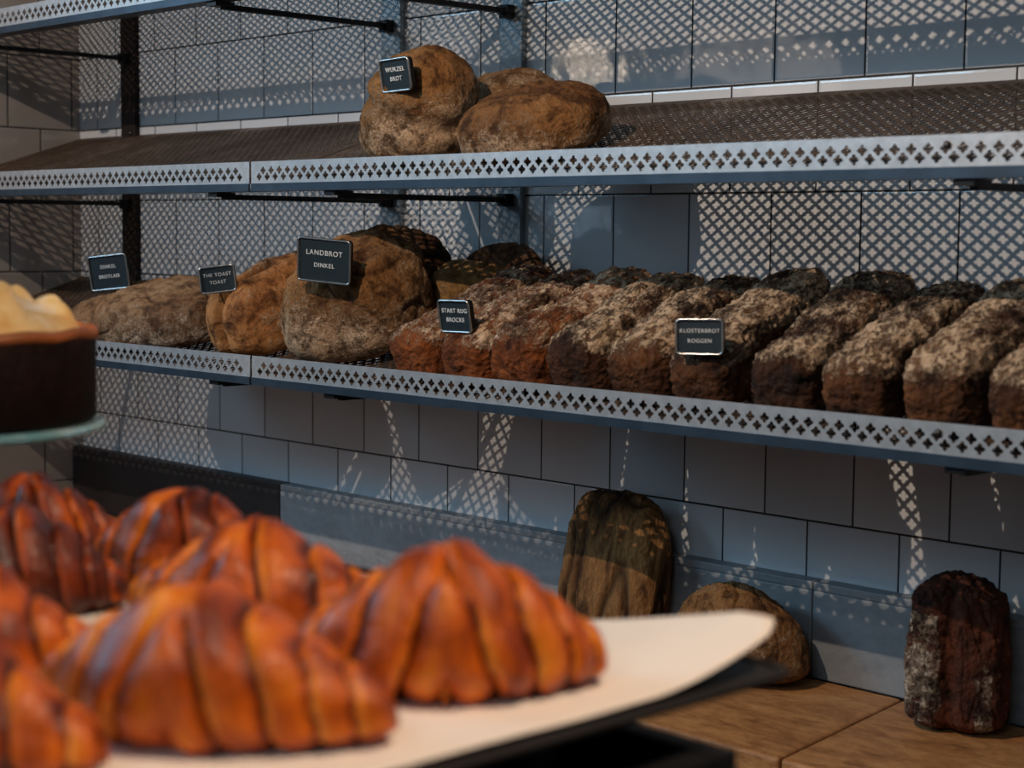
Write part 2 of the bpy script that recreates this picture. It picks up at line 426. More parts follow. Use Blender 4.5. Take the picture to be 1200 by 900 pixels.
def shelf(side, z, label, posts):
    x0,w=UN[side]
    e=empty('display_shelf',(x0,0,z)); tag(e,label,'shelf','perforated bread shelves')
    link('perforated_plate',pL if side=='L' else pR,e)
    link('front_fascia',fL if side=='L' else fR,e)
    lip=MB()
    lip.box((0,-D-.0012,-.0125),(w,-D+.002,-.0005)); lip.box((0,-D+.002,-.0125),(w,-D+.033,-.0105))  # unseen inner leg widened to block stray light dots on the upstand
    lip.build('edge_angle',M['lip'],e)
    MB().tube([(w*.004,-D-.001,FH-.004),(w-.005,-D-.001,FH-.004)],.0012,6).build('rolled_rim',M['galv'],e,True) if False else None
    for px in posts:
        x=px-x0
        b=MB(); b.box((x-.005,-D+.024,-.024),(x+.005,-.014,-.0155)); b.box((x-.012,-D+.004,-.020),(x+.012,-D+.04,-.0128))
        b.box((x-.010,-.030,-.030),(x+.010,-.0135,-.010))
        # the arm's upper web under the sloping plate
        b.build('bracket_arm',M['black'],e)
    for bx in ([2.3175] if side=='R' else []):
        MB().lathe([(.0045,0),(.0045,.001),(.002,.003)],(0,0,0),16).build('bolt',M['bolt'],e,True)
        o=[c for c in e.children if c.name.startswith('bolt')][0]
        o.location=(bx-x0,-D-.001,.022); o.rotation_euler=(PI/2,0,0)
    return e
POSTS=[.1425,.985,1.283,2.335]
ZS=[.1695,.469,.7685]
names=['bottom','middle','top']
lab={(0,'L'):'lowest perforated metal shelf, left unit holding pale country loaves',(0,'R'):'lowest perforated metal shelf, right unit holding the row of rye loaves',
(1,'L'):'empty perforated metal shelf at left, above the pale country loaves',(1,'R'):'perforated metal shelf with large boules and a brown crusted plate',
(2,'L'):'topmost perforated metal shelf cut off at the upper left corner',(2,'R'):'topmost perforated metal shelf above the right boules, beyond the frame'}
for i,z in enumerate(ZS):
    shelf('L',z,lab[(i,'L')],POSTS[:2]); shelf('R',z,lab[(i,'R')],POSTS[2:])
pl=['dark brown upright strip at left behind the leftmost loaf','grey steel upright behind the sign of the tall boule','grey steel upright with round bolt between the upper boules','steel upright at far right outside the picture']
for i,x in enumerate(POSTS):
    e=empty('shelf_upright',(x,0,.14)); tag(e,pl[i],'upright')
    mt=M['darkpost'] if i==0 else M['post']
    MB().box((-.0275 if i==0 else -.0255,-.013,0),(.0255,-.0005,1.05)).build('strip',mt,e,bevel=.001)
    for zz in ([.455] if i in(0,2) else [.46])+[.02,.99,.12]:
        o=MB().lathe([(.006,0),(.006,.0015),(.003,.0035)],(0,0,0),16).build('bolt',M['bolt'],e,True)
        o.location=(.008,-.013,zz-.02+.02); o.rotation_euler=(PI/2,0,0)

# ------------------------------------------------------------------ bread
def cube_sphere(n):
    idx={};vs=[];fs=[]
    def vid(p):
        k=tuple(round(c*n) for c in p)
        if k not in idx: idx[k]=len(vs); vs.append(Vector(p))
        return idx[k]
    for ax in range(3):
        for s in (-1,1):
            for i in range(n):
                for j in range(n):
                    q=[]
                    for a,b_ in ((i,j),(i+1,j),(i+1,j+1),(i,j+1)):
                        p=[0,0,0]; p[ax]=s; p[(ax+1)%3]=-1+2*a/n; p[(ax+2)%3]=-1+2*b_/n; q.append(vid(p))
                    fs.append(tuple(q if s>0 else reversed(q)))
    return vs,fs
CS={}
def loaf_mesh(name,dims,mat,seed,pw=(2.3,2.3,2.3),n=56,deform=None,lump=.006,lumps=9,rough=.0015,flour=None,crack=None,flat=.35):
    """dims = full x,y,z; base at z=0.  pw: superellipse powers."""
    if n not in CS: CS[n]=cube_sphere(n)
    vs,fs=CS[n]; off=Vector((seed*3.7,seed*1.3,seed*5.1))
    out=[];fl=[];cr=[]
    for p in vs:
        v=Vector(tuple(math.tan(c*PI/4) for c in p))
        k=(abs(v.x)**pw[0]+abs(v.y)**pw[1]+abs(v.z)**pw[2])
        r=k**(-1/((pw[0]+pw[1]+pw[2])/3)); u=v*r            # unit super shape
        w=u.copy()
        if w.z<0: w.z=-flat*(abs(w.z)**.8)*(1)                # flattened underside
        z=(w.z+flat)/(1+flat)
        q=Vector((u.x*dims[0]/2,u.y*dims[1]/2,z*dims[2]))
        if deform: q=deform(q,u)
        nd_=Vector((u.x/dims[0],u.y/dims[1],u.z/dims[2])).normalized()
        amt=min(1,.25+z*1.2)
        a=noise.noise(q*lumps+off)*lump+noise.noise(q*lumps*3.1+off)*lump*.35
        b_=noise.noise(q*90+off)*rough+noise.noise(q*200+off)*rough*.6
        c=0
        if crack: c=crack(q,u,off)
        q=q+nd_*((a+b_)*amt-c*.006)
        if q.z<0: q.z=0.0
        out.append(tuple(q)); cr.append(min(1,max(0,c)))
        fl.append(flour(q,u,off) if flour else .5)
    me=mesh(name,out,fs,mat,True)
    for nm,data in (('flour',fl),('crack',cr)):
        at=me.attributes.new(nm,'FLOAT','POINT'); at.data.foreach_set('value',data)
    return me
def seam(q,off,scale,width,ax=None):
    d=abs(noise.noise(Vector((q.x*scale[0],q.y*scale[1],q.z*scale[2]))+off))
    return max(0,1-d/width)

def bread(name,label,cat,me,loc,rot,group=None):
    o=link(name,me); o.location=loc; o.rotation_euler=rot
    return tag(o,label,cat,group)
def plate_z(z0,y): return z0+(D+y)*SL       # top of a shelf plate at depth y
def on_shelf(z0,x,y,dz=.0025): return (x,y,plate_z(z0,y)+dz)
Zm,Zu=ZS[0],ZS[1]

# the row of rye tin loaves
def rye_def(seed):
    sx=random.uniform(-.004,.004); hz=random.uniform(-.006,.006)
    def f(q,u):
        t=max(0,u.z)
        q.z+=.007*math.cos(u.x*PI/2)*t+hz*t*u.y
        q.x+=.004*math.sin(q.y*17+seed)+sx*u.z
        q.z+=.004*math.sin(q.y*26+seed*2)*t
        return q
    return f
def rye_flour(q,u,off):
    top=max(0,min(1,(u.z-.30)*3.2)); end=max(0,min(1,(-u.y-.86)*9))
    v=.16+.62*top-.45*end+.50*noise.noise(q*15+off)
    return max(0,min(1,v))
def rye_crack(q,u,off):
    if u.z<.2: return 0
    a=abs(noise.noise(Vector((q.x*34,q.y*9,q.z*20))+off))
    return max(0,1-a/.05)*.6*min(1,(u.z-.2)*3)*max(0,min(1,.3+2*noise.noise(q*10-off)))
RYE=[(1.463,-.205,.12),(1.566,-.205,.135),(1.670,-.205,.15),(1.773,-.205,.165),(1.875,-.205,.18),(1.976,-.205,.18),(2.103,-.205,.165),(2.206,-.205,.165),(2.309,-.205,.165),(2.412,-.205,.165)]
RL=['rye tin loaf first in its row beside the tall boule, pale flour on its corner','orange-brown rye tin loaf just right of the small black sign, top thick with flour','orange rye tin loaf with a bare split crust, third in the row','brown-ended rye tin loaf with evenly floured top, fourth in the row','dark-ended rye tin loaf half behind the loaf under the rightmost sign','rye tin loaf under the rightmost sign with a dark gap on its right','rye tin loaf just right of the dark gap, seventh in the row','rye tin loaf with rusty end, second loaf right of the dark gap','rye tin loaf with floury end, third loaf right of the dark gap','rye tin loaf cut by the right edge of the photo','last rye tin loaf beyond the right edge']
for i,(x,y,rz) in enumerate(RYE):
    me=loaf_mesh('rye_loaf',(.0925,.325+random.uniform(-.006,.006),.080),M['rye' if i in(0,1,2) else 'ryeshade'],i+1,(5,8,4),76,rye_def(i),.0055,14,.0042,rye_flour,rye_crack,.8)
    o=bread('rye_tin_loaf',RL[i],'bread',me,on_shelf(Zm,x,y-.009),(ang,0,rz if True else 0),'rye tin loaves in a row on the lowest shelf')
    # rotate about the plate's normal, then tilt with the plate
    o.rotation_euler=(Matrix.Rotation(ang,3,'X')@Matrix.Rotation(rz,3,'Z')).to_euler()
    o.location.x=x-math.sin(rz)*.16+.0
    
def tilt(rz,rx=0,ry=0): return (Matrix.Rotation(ang,3,'X')@Matrix.Rotation(rz,3,'Z')@Euler((rx,ry,0)).to_matrix()).to_euler()
fl_all=lambda q,u,off: .45+.5*noise.noise(q*7+off)
def fl_low(q,u,off): return max(0,min(1,.75-.55*max(0,u.z)+.5*noise.noise(q*7+off)))
# country loaf at the far left
def farm_def(q,u):
    q.z+=.012*math.sin(q.x*11+.5)*max(0,u.z); q.y+=.012*math.sin(q.x*9)
    if q.x<0: q.z*=1-.25*max(0,-u.x-.2); q.y*=1-.2*max(0,-u.x-.3)
    return q
def fl_country(q,u,off):
    v=fl_low(q,u,off)
    return v*.1 if (q.z<.022+.006*math.sin(q.x*30) and -.12<q.x<.10) else v
me=loaf_mesh('country_loaf',(.47,.20,.088),M['farm'],21,(2.6,2.5,2.6),72,farm_def,.016,9,.0018,fl_country,lambda q,u,off: seam(q,off,(9,14,14),.035)*.8,.5)
bread('country_loaf','long pale floured country loaf lying lengthwise at the left end of the shelf','bread',me,on_shelf(Zm,.655,-.272),tilt(-.05))
# split toast loaf
def toast_def(q,u):
    q.z+=.014*max(0,u.z)*math.cos(u.x*2)
    g=math.exp(-((q.x+.012+.01*math.sin(q.y*20))/.011)**2)*max(0,u.z+.5)
    q.z-=.014*g
    if u.y<-.6: q.y+=.010*math.exp(-((q.x+.012)/.010)**2)
    return q
def toast_crack(q,u,off): return math.exp(-((q.x+.012+.01*math.sin(q.y*20))/.005)**2)*(1 if u.z>-.3 else 0)*.8
me=loaf_mesh('toast_loaf',(.165,.31,.118),M['toast'],22,(3,5,2.7),72,toast_def,.010,11,.0014,lambda q,u,off:.42+.55*noise.noise(q*8+off)+.15*u.z,toast_crack,.6)
bread('toast_loaf','golden split-top toast loaf between the long country loaf and the tall boule','bread',me,on_shelf(Zm,.990,-.214),tilt(.12))
# tall boule with folds
def boule_def(s):
    def f(q,u):
        q.x*=1+.05*math.sin(3*u.z+s); q.y*=1+.05*math.cos(4*u.x+s)
        q.z*=1-.10*u.x*(1 if s%2 else -1)
        return q
    return f
def fold(q,u,off):
    if u.z<-.1: return 0
    a=noise.noise(Vector((q.x*9,q.y*9,q.z*12))+off)
    return max(0,1-abs(a)/.10)**2*.75*max(0,min(1,.4+2*noise.noise(q*7-off)))
me=loaf_mesh('boule',(.225,.215,.178),M['boule'],23,(2.5,2.5,2.5),80,boule_def(2),.022,11,.0022,fl_low,fold,.45)
bread('sourdough_boule','tall dark-gold folded boule behind the biggest black sign','bread',me,on_shelf(Zm,1.215,-.252),tilt(.3))
me=loaf_mesh('boule',(.155,.11,.135),M['backdark'],24,(2.4,2.4,2.4),56,boule_def(1),.014,9,.002,fl_all,fold,.45)
bread('sourdough_boule','dark boule peeking over the top of the tall folded boule','bread',me,on_shelf(Zm,1.142,-.075),tilt(.1))
me=loaf_mesh('boule',(.155,.115,.092),M['boule2'],25,(2.3,2.3,2.3),56,boule_def(3),.008,8,.0015,fl_all,fold,.4)
bread('sourdough_boule','low golden boule between the tall boule and the rye row','bread',me,on_shelf(Zm,1.312,-.106),tilt(.1))
me=loaf_mesh('boule',(.20,.045,.095),M['backdark'],26,(2.3,2.3,2.3),48,boule_def(4),.008,8,.0015,fl_all,fold,.4)
bread('sourdough_boule','small dark boule against the tiles behind the low golden boule','bread',me,on_shelf(Zm,1.30,-.027),tilt(0))
# boules on the shelf above
def two_lobe(q,u):
    g=math.exp(-((u.z-.28+.35*u.x)/.13)**2)
    q.x*=1-.10*g; q.y*=1-.12*g
    q.x+= .018*max(0,u.z)
    return q
def lobe_crack(q,u,off):
    return max(0,math.exp(-((u.z-.28+.35*u.x)/.10)**2))*(.35+.6*abs(noise.noise(q*25+off)))*.6
me=loaf_mesh('boule',(.172,.165,.158),M['boule'],31,(2.5,2.4,2.5),80,two_lobe,.014,8,.0018,fl_low,lobe_crack,.45)
bread('sourdough_boule','tall two-lobed boule with a burst orange crust under the small tilted sign','bread',me,on_shelf(Zu,1.392,-.285),tilt(.35))
me=loaf_mesh('boule',(.17,.14,.088),M['boule'],32,(2.4,2.4,2.4),60,boule_def(2),.012,8,.0018,fl_all,fold,.45)
bread('sourdough_boule','boule half hidden behind the two-lobed boule on the upper shelf','bread',me,on_shelf(Zu,1.405,-.125),tilt(-.2))
me=loaf_mesh('boule',(.215,.165,.092),M['boule'],33,(2.6,2.4,2.4),72,boule_def(5),.010,8,.002,fl_low,lambda q,u,off: math.exp(-((q.y+.02-.3*q.x*q.x*8)/.012)**2)*(1 if u.z>.3 else 0)*.7,.5)
bread('sourdough_boule','low oval boule with a torn ridge, right of the two-lobed boule','bread',me,on_shelf(Zu,1.622,-.285),tilt(.3))

# bread on the worktop
def stand_def(q,u):
    return q
def wrinkle(q,u,off): return seam(q,off,(26,14,4),.13)*.95
me=loaf_mesh('standing_loaf',(.172,.085,.228),M['standing'],41,(3.2,2.6,3.2),80,lambda q,u:(setattr(q,'x',q.x*(1+.06*(1-u.z)/2)) or q),.012,8,.002,lambda q,u,off:.35+.45*noise.noise(q*8+off),wrinkle,1)
bread('standing_loaf','wrinkled brown loaf standing on end against the wall behind the parchment','bread',me,(1.590,-.098,zt),(-.16,0,.12))
me=loaf_mesh('round_loaf',(.195,.12,.130),M['boule'],42,(2.1,2.4,2.1),72,boule_def(1),.006,9,.0018,fl_all,lambda q,u,off: seam(q,off,(30,30,8),.06)*.5,.25)
bread('round_loaf','dark round loaf leaning at the wall behind the parchment corner','bread',me,(1.842,-.108,zt),(-.05,0,.15))
def half_def(q,u):
    q.x*=1.03-.13*q.z/.2
    q.y*=1.0-.1*q.z/.2
    q.x-=.006*math.exp(-((u.x+.05)/.12)**2)
    q.y+=.010*math.exp(-((q.x+.004)/.010)**2)*(1 if u.y<0 else 0)
    return q
def seeded_flour(q,u,off):
    return max(0,min(1,(.85 if q.x<-.016+.008*noise.noise(q*30+off) and q.z<.15 else .05)+(.75 if .03<q.x<.05 else 0)*(1 if q.z<.10 else 0)+.5*noise.noise(q*20+off)))
me=loaf_mesh('seeded_loaf',(.125,.10,.188),M['ryedark'],43,(3.2,3,7),80,half_def,.008,12,.0035,seeded_flour,lambda q,u,off: seam(q,off,(60,40,14),.10)*.5,1)
bread('seeded_rye_loaf','dark red-brown rye loaf with white flour standing upright at the right end','bread',me,(2.178,-.098,zt),(0,0,.35))

# ------------------------------------------------------------------ signs on pins
def text_mesh(body,size,mat,ext=.0004):
    cu=bpy.data.curves.new('letters','FONT'); cu.body=body; cu.size=size; cu.align_x='CENTER'; cu.align_y='CENTER'; cu.extrude=ext
    cu.space_character=1.15
    o=bpy.data.objects.new('tmp',cu); C.objects.link(o)
    dg=bpy.context.evaluated_depsgraph_get(); me=bpy.data.meshes.new_from_object(o.evaluated_get(dg))
    bpy.data.objects.remove(o); me.materials.clear(); me.materials.append(mat); return me
def rrect(w,h,r,n=5):
    pts=[]
    for cx,cy,a0 in ((w/2-r,h/2-r,0),(-w/2+r,h/2-r,90),(-w/2+r,-h/2+r,180),(w/2-r,-h/2+r,270)):
        for k in range(n+1):
            a=math.radians(a0+90*k/n); pts.append((cx+r*math.cos(a),cy+r*math.sin(a)))
    return pts
def sign(label,loc,rot,w,lines,pin=.03,h=None):
    h=h or w/1.38
    e=empty('price_sign',loc,rot); tag(e,label,'sign','small black letter signs on pins')
    pts=rrect(w,h,.005)
    b=MB(); n=len(pts)
    b.v=[(x,-.001,z) for x,z in pts]+[(x,.004,z) for x,z in pts]
    b.f=[tuple(range(n)),tuple(n+i for i in reversed(range(n)))]+[(i,n+i,n+(i+1)%n,(i+1)%n) for i in range(n)]
    b.build('board',M['board'],e)
    MB().tube([(x,-.0025,z) for x,z in pts],.0016,8,True).build('metal_rim',M['chrome'],e,True)
    rim=MB(); q=rrect(w+.001,h+.001,.0055); m=len(q)
    rim.v=[(x,-.003,z) for x,z in q]+[(x,.006,z) for x,z in q]; rim.f=[(i,m+i,m+(i+1)%m,(i+1)%m) for i in range(m)]
    rim.build('dark_rim_side',M['black'],e)
    MB().tube([(0,.002,-h/2),(0,.004+pin*1.0,-h/2-pin)],.0011,8).build('pin',M['bolt'],e,True)
    for i,(t,s) in enumerate(lines):
        o=link('lettering',text_mesh(t,s,M['letter']),e)
        o.rotation_euler=(PI/2,0,0); o.location=(0,-.0018,h*.17-i*h*.29)
    return e
sign('smallest tilted black sign stuck in the two-lobed boule',(1.4370,-.383,.6144),(.16,-.033,.008),.0606,[('WURZEL',.009),('BROT',.009)],.03)
sign('black sign on a long pin at far left above the pale country loaf',(.5887,-.33,.3200),(.086,-.105,.364),.0824,[('DINKEL',.009),('BROTLAIB',.009)],.045)
sign('dark-rimmed black sign above the split toast loaf',(1.0045,-.385,.319),(0,-.126,.731),.0562,[('THE TOAST',.0078),('TOAST',.0078)],.03)
sign('biggest black sign with bright metal rim in front of the tall boule',(1.287,-.392,.3535),(.112,.078,.394),.0868,[('LANDBROT',.0105),('DINKEL',.009)],.03)
sign('black sign leaning on the first two rye loaves',(1.5509,-.372,.2823),(.168,-.016,.018),.060,[('START RUG',.0085),('BROCKE',.0085)],.025)
sign('rightmost black sign standing on the sixth rye loaf',(1.9926,-.385,.2763),(.004,-.023,.4),.0566,[('KLOSTERBROT',.0066),('ROGGEN',.0066)],.02)

# ------------------------------------------------------------------ tray, parchment, stand
TZ=.140
def tray():
    e=empty('baking_tray',(2.37,-1.39,TZ)); tag(e,'dark baking tray under the parchment and croissants','tray')
    x0,x1,y0,y1=-.34,.313,-.27,.262
    MB().box((x0,y0,-.0065),(x1,y1,-.004)).build('tray_base',M['tray'],e,bevel=.001)
    rim=[(x0+a,y0+b_,-.004) for a,b_ in ()]
    cx,cy=(x0+x1)/2,(y0+y1)/2
    pts=[(cx+a,cy+b_,-.0045) for a,b_ in rrect(x1-x0,y1-y0,.02)]
    MB().tube(pts,.0035,8,True).build('rolled_edge',M['tray'],e,True)
tray()
def parchment():
    x0,x1,y0,y1=2.04,2.679,-1.655,-1.150
    n,m=90,80; vs=[];fs=[]
    for i in range(n+1):
        for j in range(m+1):
            a=i/n;b_=j/m; x=x0+(x1-x0)*a; y=y0+(y1-y0)*b_
            # rounded free corner
            cx,cy=x1-.022,y1-.022
            if x>cx and y>cy:
                d=Vector((x-cx,y-cy)); M_=max(d.x,d.y); L=d.length
                if L>0: d*=M_/L; x,y=cx+d.x,cy+d.y
            z=TZ+.0002+.0008*(1+noise.noise(Vector((x*14,y*14,0))))
            # the right hand far corner curls up
            dx=(x-(x1-.17))/.17; dy=(b_-.80)/.20
            if dx>0 and dy>0:
                z+=.025*min(1,dx*1.25)**1.2*(dy**1.6); y+=.022*min(1,dx)*dy
            
            vs.append((x,y,z))
    for i in range(n):
        for j in range(m):
            k=i*(m+1)+j; fs.append((k,k+m+1,k+m+2,k+1))
    o=link('baking_parchment',mesh('parchment',vs,fs,M['paper'],True))
    s=o.modifiers.new('s','SOLIDIFY'); s.thickness=.0004; s.offset=1
    tag(o,'pale baking parchment with an upcurled corner lining the dark tray','paper')
parchment()
st=empty('display_stand',(2.37,-1.39,FLOOR)); tag(st,'black metal display stand carrying the baking tray','stand')
zt2=.100-FLOOR
MB().box((-.36,-.27,0),(.285,.175,zt2-.03)).build('body',M['black'],st,bevel=.003)
fr=MB(); a0,a1,b0,b1=-.365,.316,-.275,.205
fr.box((a0,b0,zt2-.03),(a1,b0+.02,zt2)); fr.box((a0,b1-.02,zt2-.03),(a1,b1,zt2)); fr.box((a0,b0+.02,zt2-.03),(a0+.02,b1-.02,zt2)); fr.box((a1-.02,b0+.02,zt2-.03),(a1,b1-.02,zt2))
fr.build('top_frame',M['black'],st,bevel=.002)
for y in (-.15,.08):
    MB().box((-.34,y,zt2),(.27,y+.02,zt2+.0335)).build('support_bar',M['black'],st)
MB().box((a0+.02,b0+.02,zt2-.03),(a1-.02,b1-.02,zt2-.026)).build('glass_top',simple('dull_top',(.05,.04,.035),.25,.2,.5,8,.4),st)

# ------------------------------------------------------------------ croissants
def crois_mat():
    m,nt,b=newmat('egg_washed_pastry')
    at=nd(nt,'ShaderNodeAttribute'); at.attribute_name='bake_shade'
    tc=nd(nt,'ShaderNodeTexCoord'); mp=nd(nt,'ShaderNodeVectorMath',operation='MULTIPLY'); nt.links.new(tc.outputs['Object'],mp.inputs[0]); mp.inputs[1].default_value=(2.2,1,1)
    f=nz(nt,tc.outputs['Object'],38,5,.65,.4); f2=nz(nt,mp.outputs[0],110,4,.6)
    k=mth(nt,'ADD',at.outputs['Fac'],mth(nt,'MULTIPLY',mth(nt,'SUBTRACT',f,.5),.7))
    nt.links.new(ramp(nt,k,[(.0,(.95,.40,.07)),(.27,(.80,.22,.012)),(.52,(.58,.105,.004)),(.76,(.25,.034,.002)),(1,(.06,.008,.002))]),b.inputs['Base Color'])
    b.inputs['Roughness'].default_value=.34; b.inputs['Specular IOR Level'].default_value=.36
    b.inputs['Coat Weight'].default_value=.05; b.inputs['Coat Roughness'].default_value=.2
    b.inputs['Subsurface Weight'].default_value=0
    h=mth(nt,'ADD',f,mth(nt,'MULTIPLY',f2,.4)); bump(nt,b,h,.0035)
    return m
M['crois']=crois_mat()
def croissant_mesh(seed,L=.165,R=.040,bend=.55,hgt=1.12,bands=4,dark=.0,peak=.05):
    rnd=random.Random(seed); n,m=170,60; vs=[];bk=[]
    off=Vector((seed*2.3,seed,0))
    sides=[]
    for sd_ in (0,1):
        bw=[.15+rnd.uniform(-.03,.05),.30+rnd.uniform(-.06,.05),.24+rnd.uniform(-.05,.04),.18]
        bd=[0]
        for w in bw: bd.append(bd[-1]+w)
        bd.append(1.02); sides.append(bd)
    tw=[rnd.uniform(.10,.20),rnd.uniform(.10,.20)]
    for i in range(n+1):
        s=-1+2*i/n; s=math.sin(s*PI/2)*.35+s*.65
        for j in range(m):
            th=2*PI*j/m
            si=1 if s>0 else 0; bd=sides[si]
            wob=.035*noise.noise(Vector((math.cos(th)*1.5,math.sin(th)*1.5,s*3))+off)
            as_=min(1,abs(s+(tw[si]*math.sin(th+.5)*(1-abs(s))+wob)*(1 if s>0 else -1)))
            a0=abs(s)
            env=.24+.76*(1-a0**1.45)
            env*=math.sqrt(max(0,1-max(0,(a0-.90)/.10)**2))
            k=0
            while k<len(bd)-2 and as_>bd[k+1]: k+=1
            t=(as_-bd[k])/(bd[k+1]-bd[k]); t=min(1,max(0,t))
            if k==0: step=.20*(1-t**3)+.04
            else: step=.27*math.sin(PI*(.24+.68*t))**.8*min(1,t/.07+.02)+.018*math.sin(t*26)*max(0,1-t*1.6)
            step*=(1-.3*a0)
            r=R*env*(.80+step)
            r+=.0050*noise.noise(Vector((s*4,math.cos(th)*1.6,math.sin(th)*1.6))+off)*env
            cx=math.cos(th); cz=math.sin(th)
            zz=cz*hgt if cz>0 else cz*.72
            if k==0 and cz>.1: zz+=peak*(1-t**2)*max(0,cz-.1)
            a=s*bend*1.25
            Rb=L/2/max(.001,math.sin(bend*1.25))
            px=Rb*math.sin(a); py=Rb*(1-math.cos(a))
            tx,ty=-math.sin(a),math.cos(a)
            x=px+tx*cx*r; y=py+ty*cx*r; z=zz*r+R*.50*(.35+.65*env)
            vs.append((x,y,max(z,0)))
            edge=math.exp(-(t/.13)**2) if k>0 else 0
            lay=math.exp(-((1-t)/.16)**2)  # band ends darkened: crevice shade painted into the crust tone
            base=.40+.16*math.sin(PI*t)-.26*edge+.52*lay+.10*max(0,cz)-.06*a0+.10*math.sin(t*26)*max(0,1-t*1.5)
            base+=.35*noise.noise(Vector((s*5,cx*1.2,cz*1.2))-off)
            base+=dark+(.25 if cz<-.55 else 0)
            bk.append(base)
    fs=[]
    for i in range(n):
        for j in range(m):
            l=(j+1)%m; fs.append((i*m+l,(i+1)*m+l,(i+1)*m+j,i*m+j))
    fs.append(tuple(range(m))); fs.append(tuple(n*m+j for j in reversed(range(m))))
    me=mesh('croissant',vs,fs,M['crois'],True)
    a=me.attributes.new('bake_shade','FLOAT','POINT'); a.data.foreach_set('value',bk)
    return me
CR=math.atan2(.7166,.6974)     # heading of the photo's horizontal
def cro(label,x,y,z,rz,seed,L=.165,R=.040,bend=.45,rx=0,ry=0,dark=0,hgt=1.12,peak=.04):
    o=link('croissant',croissant_mesh(seed,L,R,bend,hgt,4,dark,peak)); o.location=(x,y,z)
    o.rotation_euler=(Matrix.Rotation(rz,3,'Z')@Euler((rx,ry,0)).to_matrix()).to_euler()
    return tag(o,label,'croissant','croissants piled on the tray')
Zc=TZ+.0022
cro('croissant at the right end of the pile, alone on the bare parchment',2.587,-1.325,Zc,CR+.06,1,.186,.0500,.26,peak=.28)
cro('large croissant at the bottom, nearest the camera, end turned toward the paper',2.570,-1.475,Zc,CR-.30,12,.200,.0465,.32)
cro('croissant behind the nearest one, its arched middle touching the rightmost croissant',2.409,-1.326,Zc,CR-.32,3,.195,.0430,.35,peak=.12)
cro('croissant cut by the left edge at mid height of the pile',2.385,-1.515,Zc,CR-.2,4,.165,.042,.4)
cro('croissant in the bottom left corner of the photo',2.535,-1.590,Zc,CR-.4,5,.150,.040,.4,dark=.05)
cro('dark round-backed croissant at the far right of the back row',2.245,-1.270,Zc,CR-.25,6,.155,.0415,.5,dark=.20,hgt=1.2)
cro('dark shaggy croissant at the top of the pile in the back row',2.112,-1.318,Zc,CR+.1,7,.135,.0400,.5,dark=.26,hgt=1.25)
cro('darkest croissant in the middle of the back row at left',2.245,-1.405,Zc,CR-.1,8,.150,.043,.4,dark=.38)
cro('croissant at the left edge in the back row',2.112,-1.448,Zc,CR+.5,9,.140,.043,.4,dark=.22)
cro('croissant hidden under the left end of the pile',2.235,-1.575,Zc,CR+.2,10,.14,.040,.4,dark=.1)

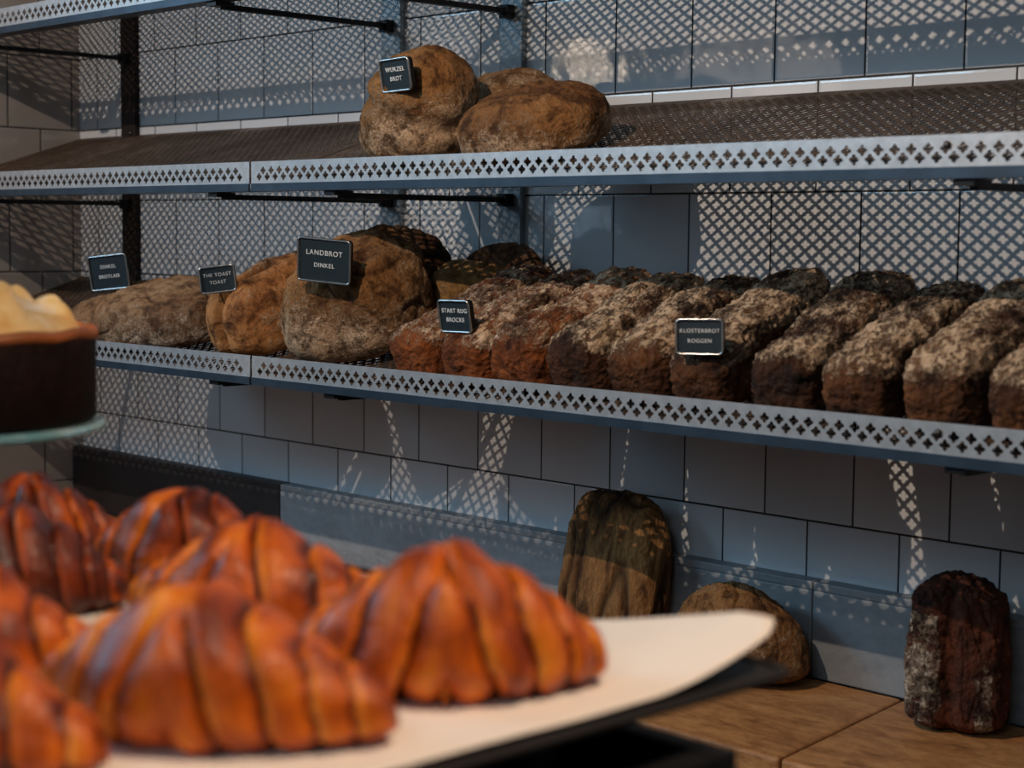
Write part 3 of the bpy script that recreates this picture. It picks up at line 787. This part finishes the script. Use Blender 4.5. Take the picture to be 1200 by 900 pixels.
# ------------------------------------------------------------------ cake on a glass stand
TB=.0
cx,cy,cz=1.869,-1.275,.2285
def cake():
    e=empty('cake',(cx,cy,cz)); tag(e,'dark round cake topped with cream-coloured crumble at the left edge','cake')
    R=.136
    m,nt,b=newmat('dark_cake_side'); tc=nd(nt,'ShaderNodeTexCoord'); f=nz(nt,tc.outputs['Object'],30,6,.7)
    nt.links.new(ramp(nt,f,[(.35,(.004,.0015,.001)),(.6,(.012,.0035,.002)),(.8,(.06,.014,.005))]),b.inputs['Base Color']); b.inputs['Specular IOR Level'].default_value=.12; b.inputs['Roughness'].default_value=.6; bump(nt,b,f,.004)
    seg=96; prof=[(.0,0),(R*.97,0),(R,.004),(R*1.0,.04),(R*1.005,.072),(R*.985,.078),(R*.9,.080),(0,.080)]
    body=MB().lathe(prof[1:-1],(0,0,0),seg).build('cake_body',m,e,True)
    cr=simple('cake_crust_rim',(.36,.10,.02),.5,0,.4,40,.5,60,.002)
    pts=[((R*.975+.0015*math.sin(9*a))*math.cos(a),(R*.975+.0015*math.sin(9*a))*math.sin(a),.077+.001*math.sin(13*a)) for a in [2*PI*k/96 for k in range(96)]]
    MB().tube(pts,.0055,8,True).build('crust_rim',cr,e,True)
    m2,nt,b=newmat('crumble_and_icing'); tc=nd(nt,'ShaderNodeTexCoord'); f=nz(nt,tc.outputs['Object'],18,4,.6)
    nt.links.new(ramp(nt,f,[(.36,(.62,.34,.09)),(.5,(.72,.50,.22)),(.62,(.80,.66,.52))]),b.inputs['Base Color']); b.inputs['Roughness'].default_value=.45
    n,mm=60,110; vs=[];fs=[]
    for i in range(n+1):
        r=R*.90*i/n
        for j in range(mm):
            a=2*PI*j/mm; p=Vector((r*math.cos(a),r*math.sin(a),0))
            d,_=noise.voronoi(p*30+Vector((3,1,0)))
            h=.030*(1-(i/n)**5)+.024*max(0,1-d[0]*1.6)**.7*(1-(i/n)**8)+.008*noise.noise(p*22)
            vs.append((p.x*(1+.02*math.sin(9*a)),p.y,.076+max(.0,h)))
    for i in range(n):
        for j in range(mm):
            l=(j+1)%mm; fs.append((i*mm+j,(i+1)*mm+j,(i+1)*mm+l,i*mm+l))
    link('crumble_topping',mesh('topping',vs,fs,m2,True),e)
    s=empty('glass_cake_stand',(cx,cy,TB)); tag(s,'pale turquoise glass cake stand under the dark cake','cake stand')
    g,nt,b=newmat('turquoise_glass'); b.inputs['Base Color'].default_value=(.55,.88,.88,1); b.inputs['Transmission Weight'].default_value=.6; b.inputs['Roughness'].default_value=.12
    tc=nd(nt,'ShaderNodeTexCoord'); f=nz(nt,tc.outputs['Object'],30,3); nt.links.new(ramp(nt,f,[(.4,(.30,.62,.66)),(.65,(.75,.95,.95))]),b.inputs['Base Color'])
    dz=cz-TB
    MB().lathe([(.02,-.012),(.140,-.0085),(.145,-.006),(.145,-.002),(.140,-.0005),(.0,-.0005)][:-1],(0,0,dz),96).build('plate',g,s,True)
    MB().lathe([(.0105,.012),(.011,.03),(.016,.05),(.011,.07),(.014,dz-.012)],(0,0,0),32).build('stem',g,s,True)
    MB().lathe([(.055,.0),(.055,.003),(.02,.008),(.0105,.012)],(0,0,0),48).build('foot',g,s,True)
    return e
cake()
sd=empty('side_table',(1.84,-1.30,FLOOR)); tag(sd,'dark side table under the glass cake stand, hidden below the pastries','table')
MB().box((-.25,-.20,TB-FLOOR-.03),(.16,.20,TB-FLOOR)).build('table_top',M['black'],sd,bevel=.002)
for a in (-.23,.14):
    for b_ in (-.18,.18): MB().box((a-.015,b_-.015,0),(a+.015,b_+.015,TB-FLOOR-.03)).build('leg',M['black'],sd)

# ------------------------------------------------------------------ lights
def light(name,t,loc,energy,col,size=None,size_y=None,look=None,rad=None):
    l=bpy.data.lights.new(name,t); l.energy=energy; l.color=col
    if t=='AREA':
        l.shape='RECTANGLE'; l.size=size; l.size_y=size_y or size
    if rad is not None: l.shadow_soft_size=rad
    o=bpy.data.objects.new(name,l); C.objects.link(o); o.location=loc
    if look: o.rotation_euler=(Vector(look)-Vector(loc)).to_track_quat('-Z','Y').to_euler()
    return o
def spot(name,loc,look,energy,col,deg,blend,rad):
    o=light(name,'SPOT',loc,energy,col,look=look,rad=rad); o.data.spot_size=math.radians(deg); o.data.spot_blend=blend; return o
spot('shelf_spot',(1.95,-1.555,1.195),(2.02,-.1,.32),60,(1.0,.78,.60),76,.3,.006)
spot('corner_spot',(.50,-1.555,1.205),(.36,-.1,.32),44,(1.0,.80,.66),66,.4,.007)
spot('pastry_fill_spot',(3.35,-1.15,1.65),(2.42,-1.42,.15),92,(1.0,.76,.56),46,.5,.06)  # added spot for the croissants, outside the shelf lamp's cone; source unseen
light('cool_ceiling_fill','AREA',(-1.2,-2.9,2.1),112,(.38,.70,.98),2.6,1.2,(1.1,0,.45))  # added blue ambient fill, placed clear of the tile reflections; no skylight there
light('frontal_fill','AREA',(3.6,-3.9,2.0),19,(.66,.84,1.0),1.4,1.0,(2.2,-.4,.2))  # added soft fill from the front, not a real opening
w=bpy.data.worlds.new('world'); bpy.context.scene.world=w; w.use_nodes=True
w.node_tree.nodes['Background'].inputs[0].default_value=(.30,.38,.5,1); w.node_tree.nodes['Background'].inputs[1].default_value=.15

# ------------------------------------------------------------------ camera
cam=bpy.data.cameras.new('camera'); co=bpy.data.objects.new('camera',cam); C.objects.link(co)
Rv=Vector((0.69744201,0.71657972,0.0093888)); Uv=Vector((-0.06901876,0.05412374,0.99614609)); Wv=Vector((-0.71330993,0.69540213,-0.08720561))
Mx=Matrix((Rv,Uv,-Wv)).transposed().to_4x4(); Mx.translation=Vector((3.2891797,-1.9581339,0.3957027)); co.matrix_world=Mx
cam.sensor_width=36; cam.lens=2015.9/1200*36; cam.clip_start=.05
cam.dof.use_dof=True; cam.dof.focus_distance=2.55; cam.dof.aperture_fstop=6.0
bpy.context.scene.camera=co
vs_=bpy.context.scene.view_settings; vs_.view_transform='Standard'; vs_.look='None'; vs_.exposure=0; vs_.gamma=1
bpy.context.scene.cycles.use_denoising=True
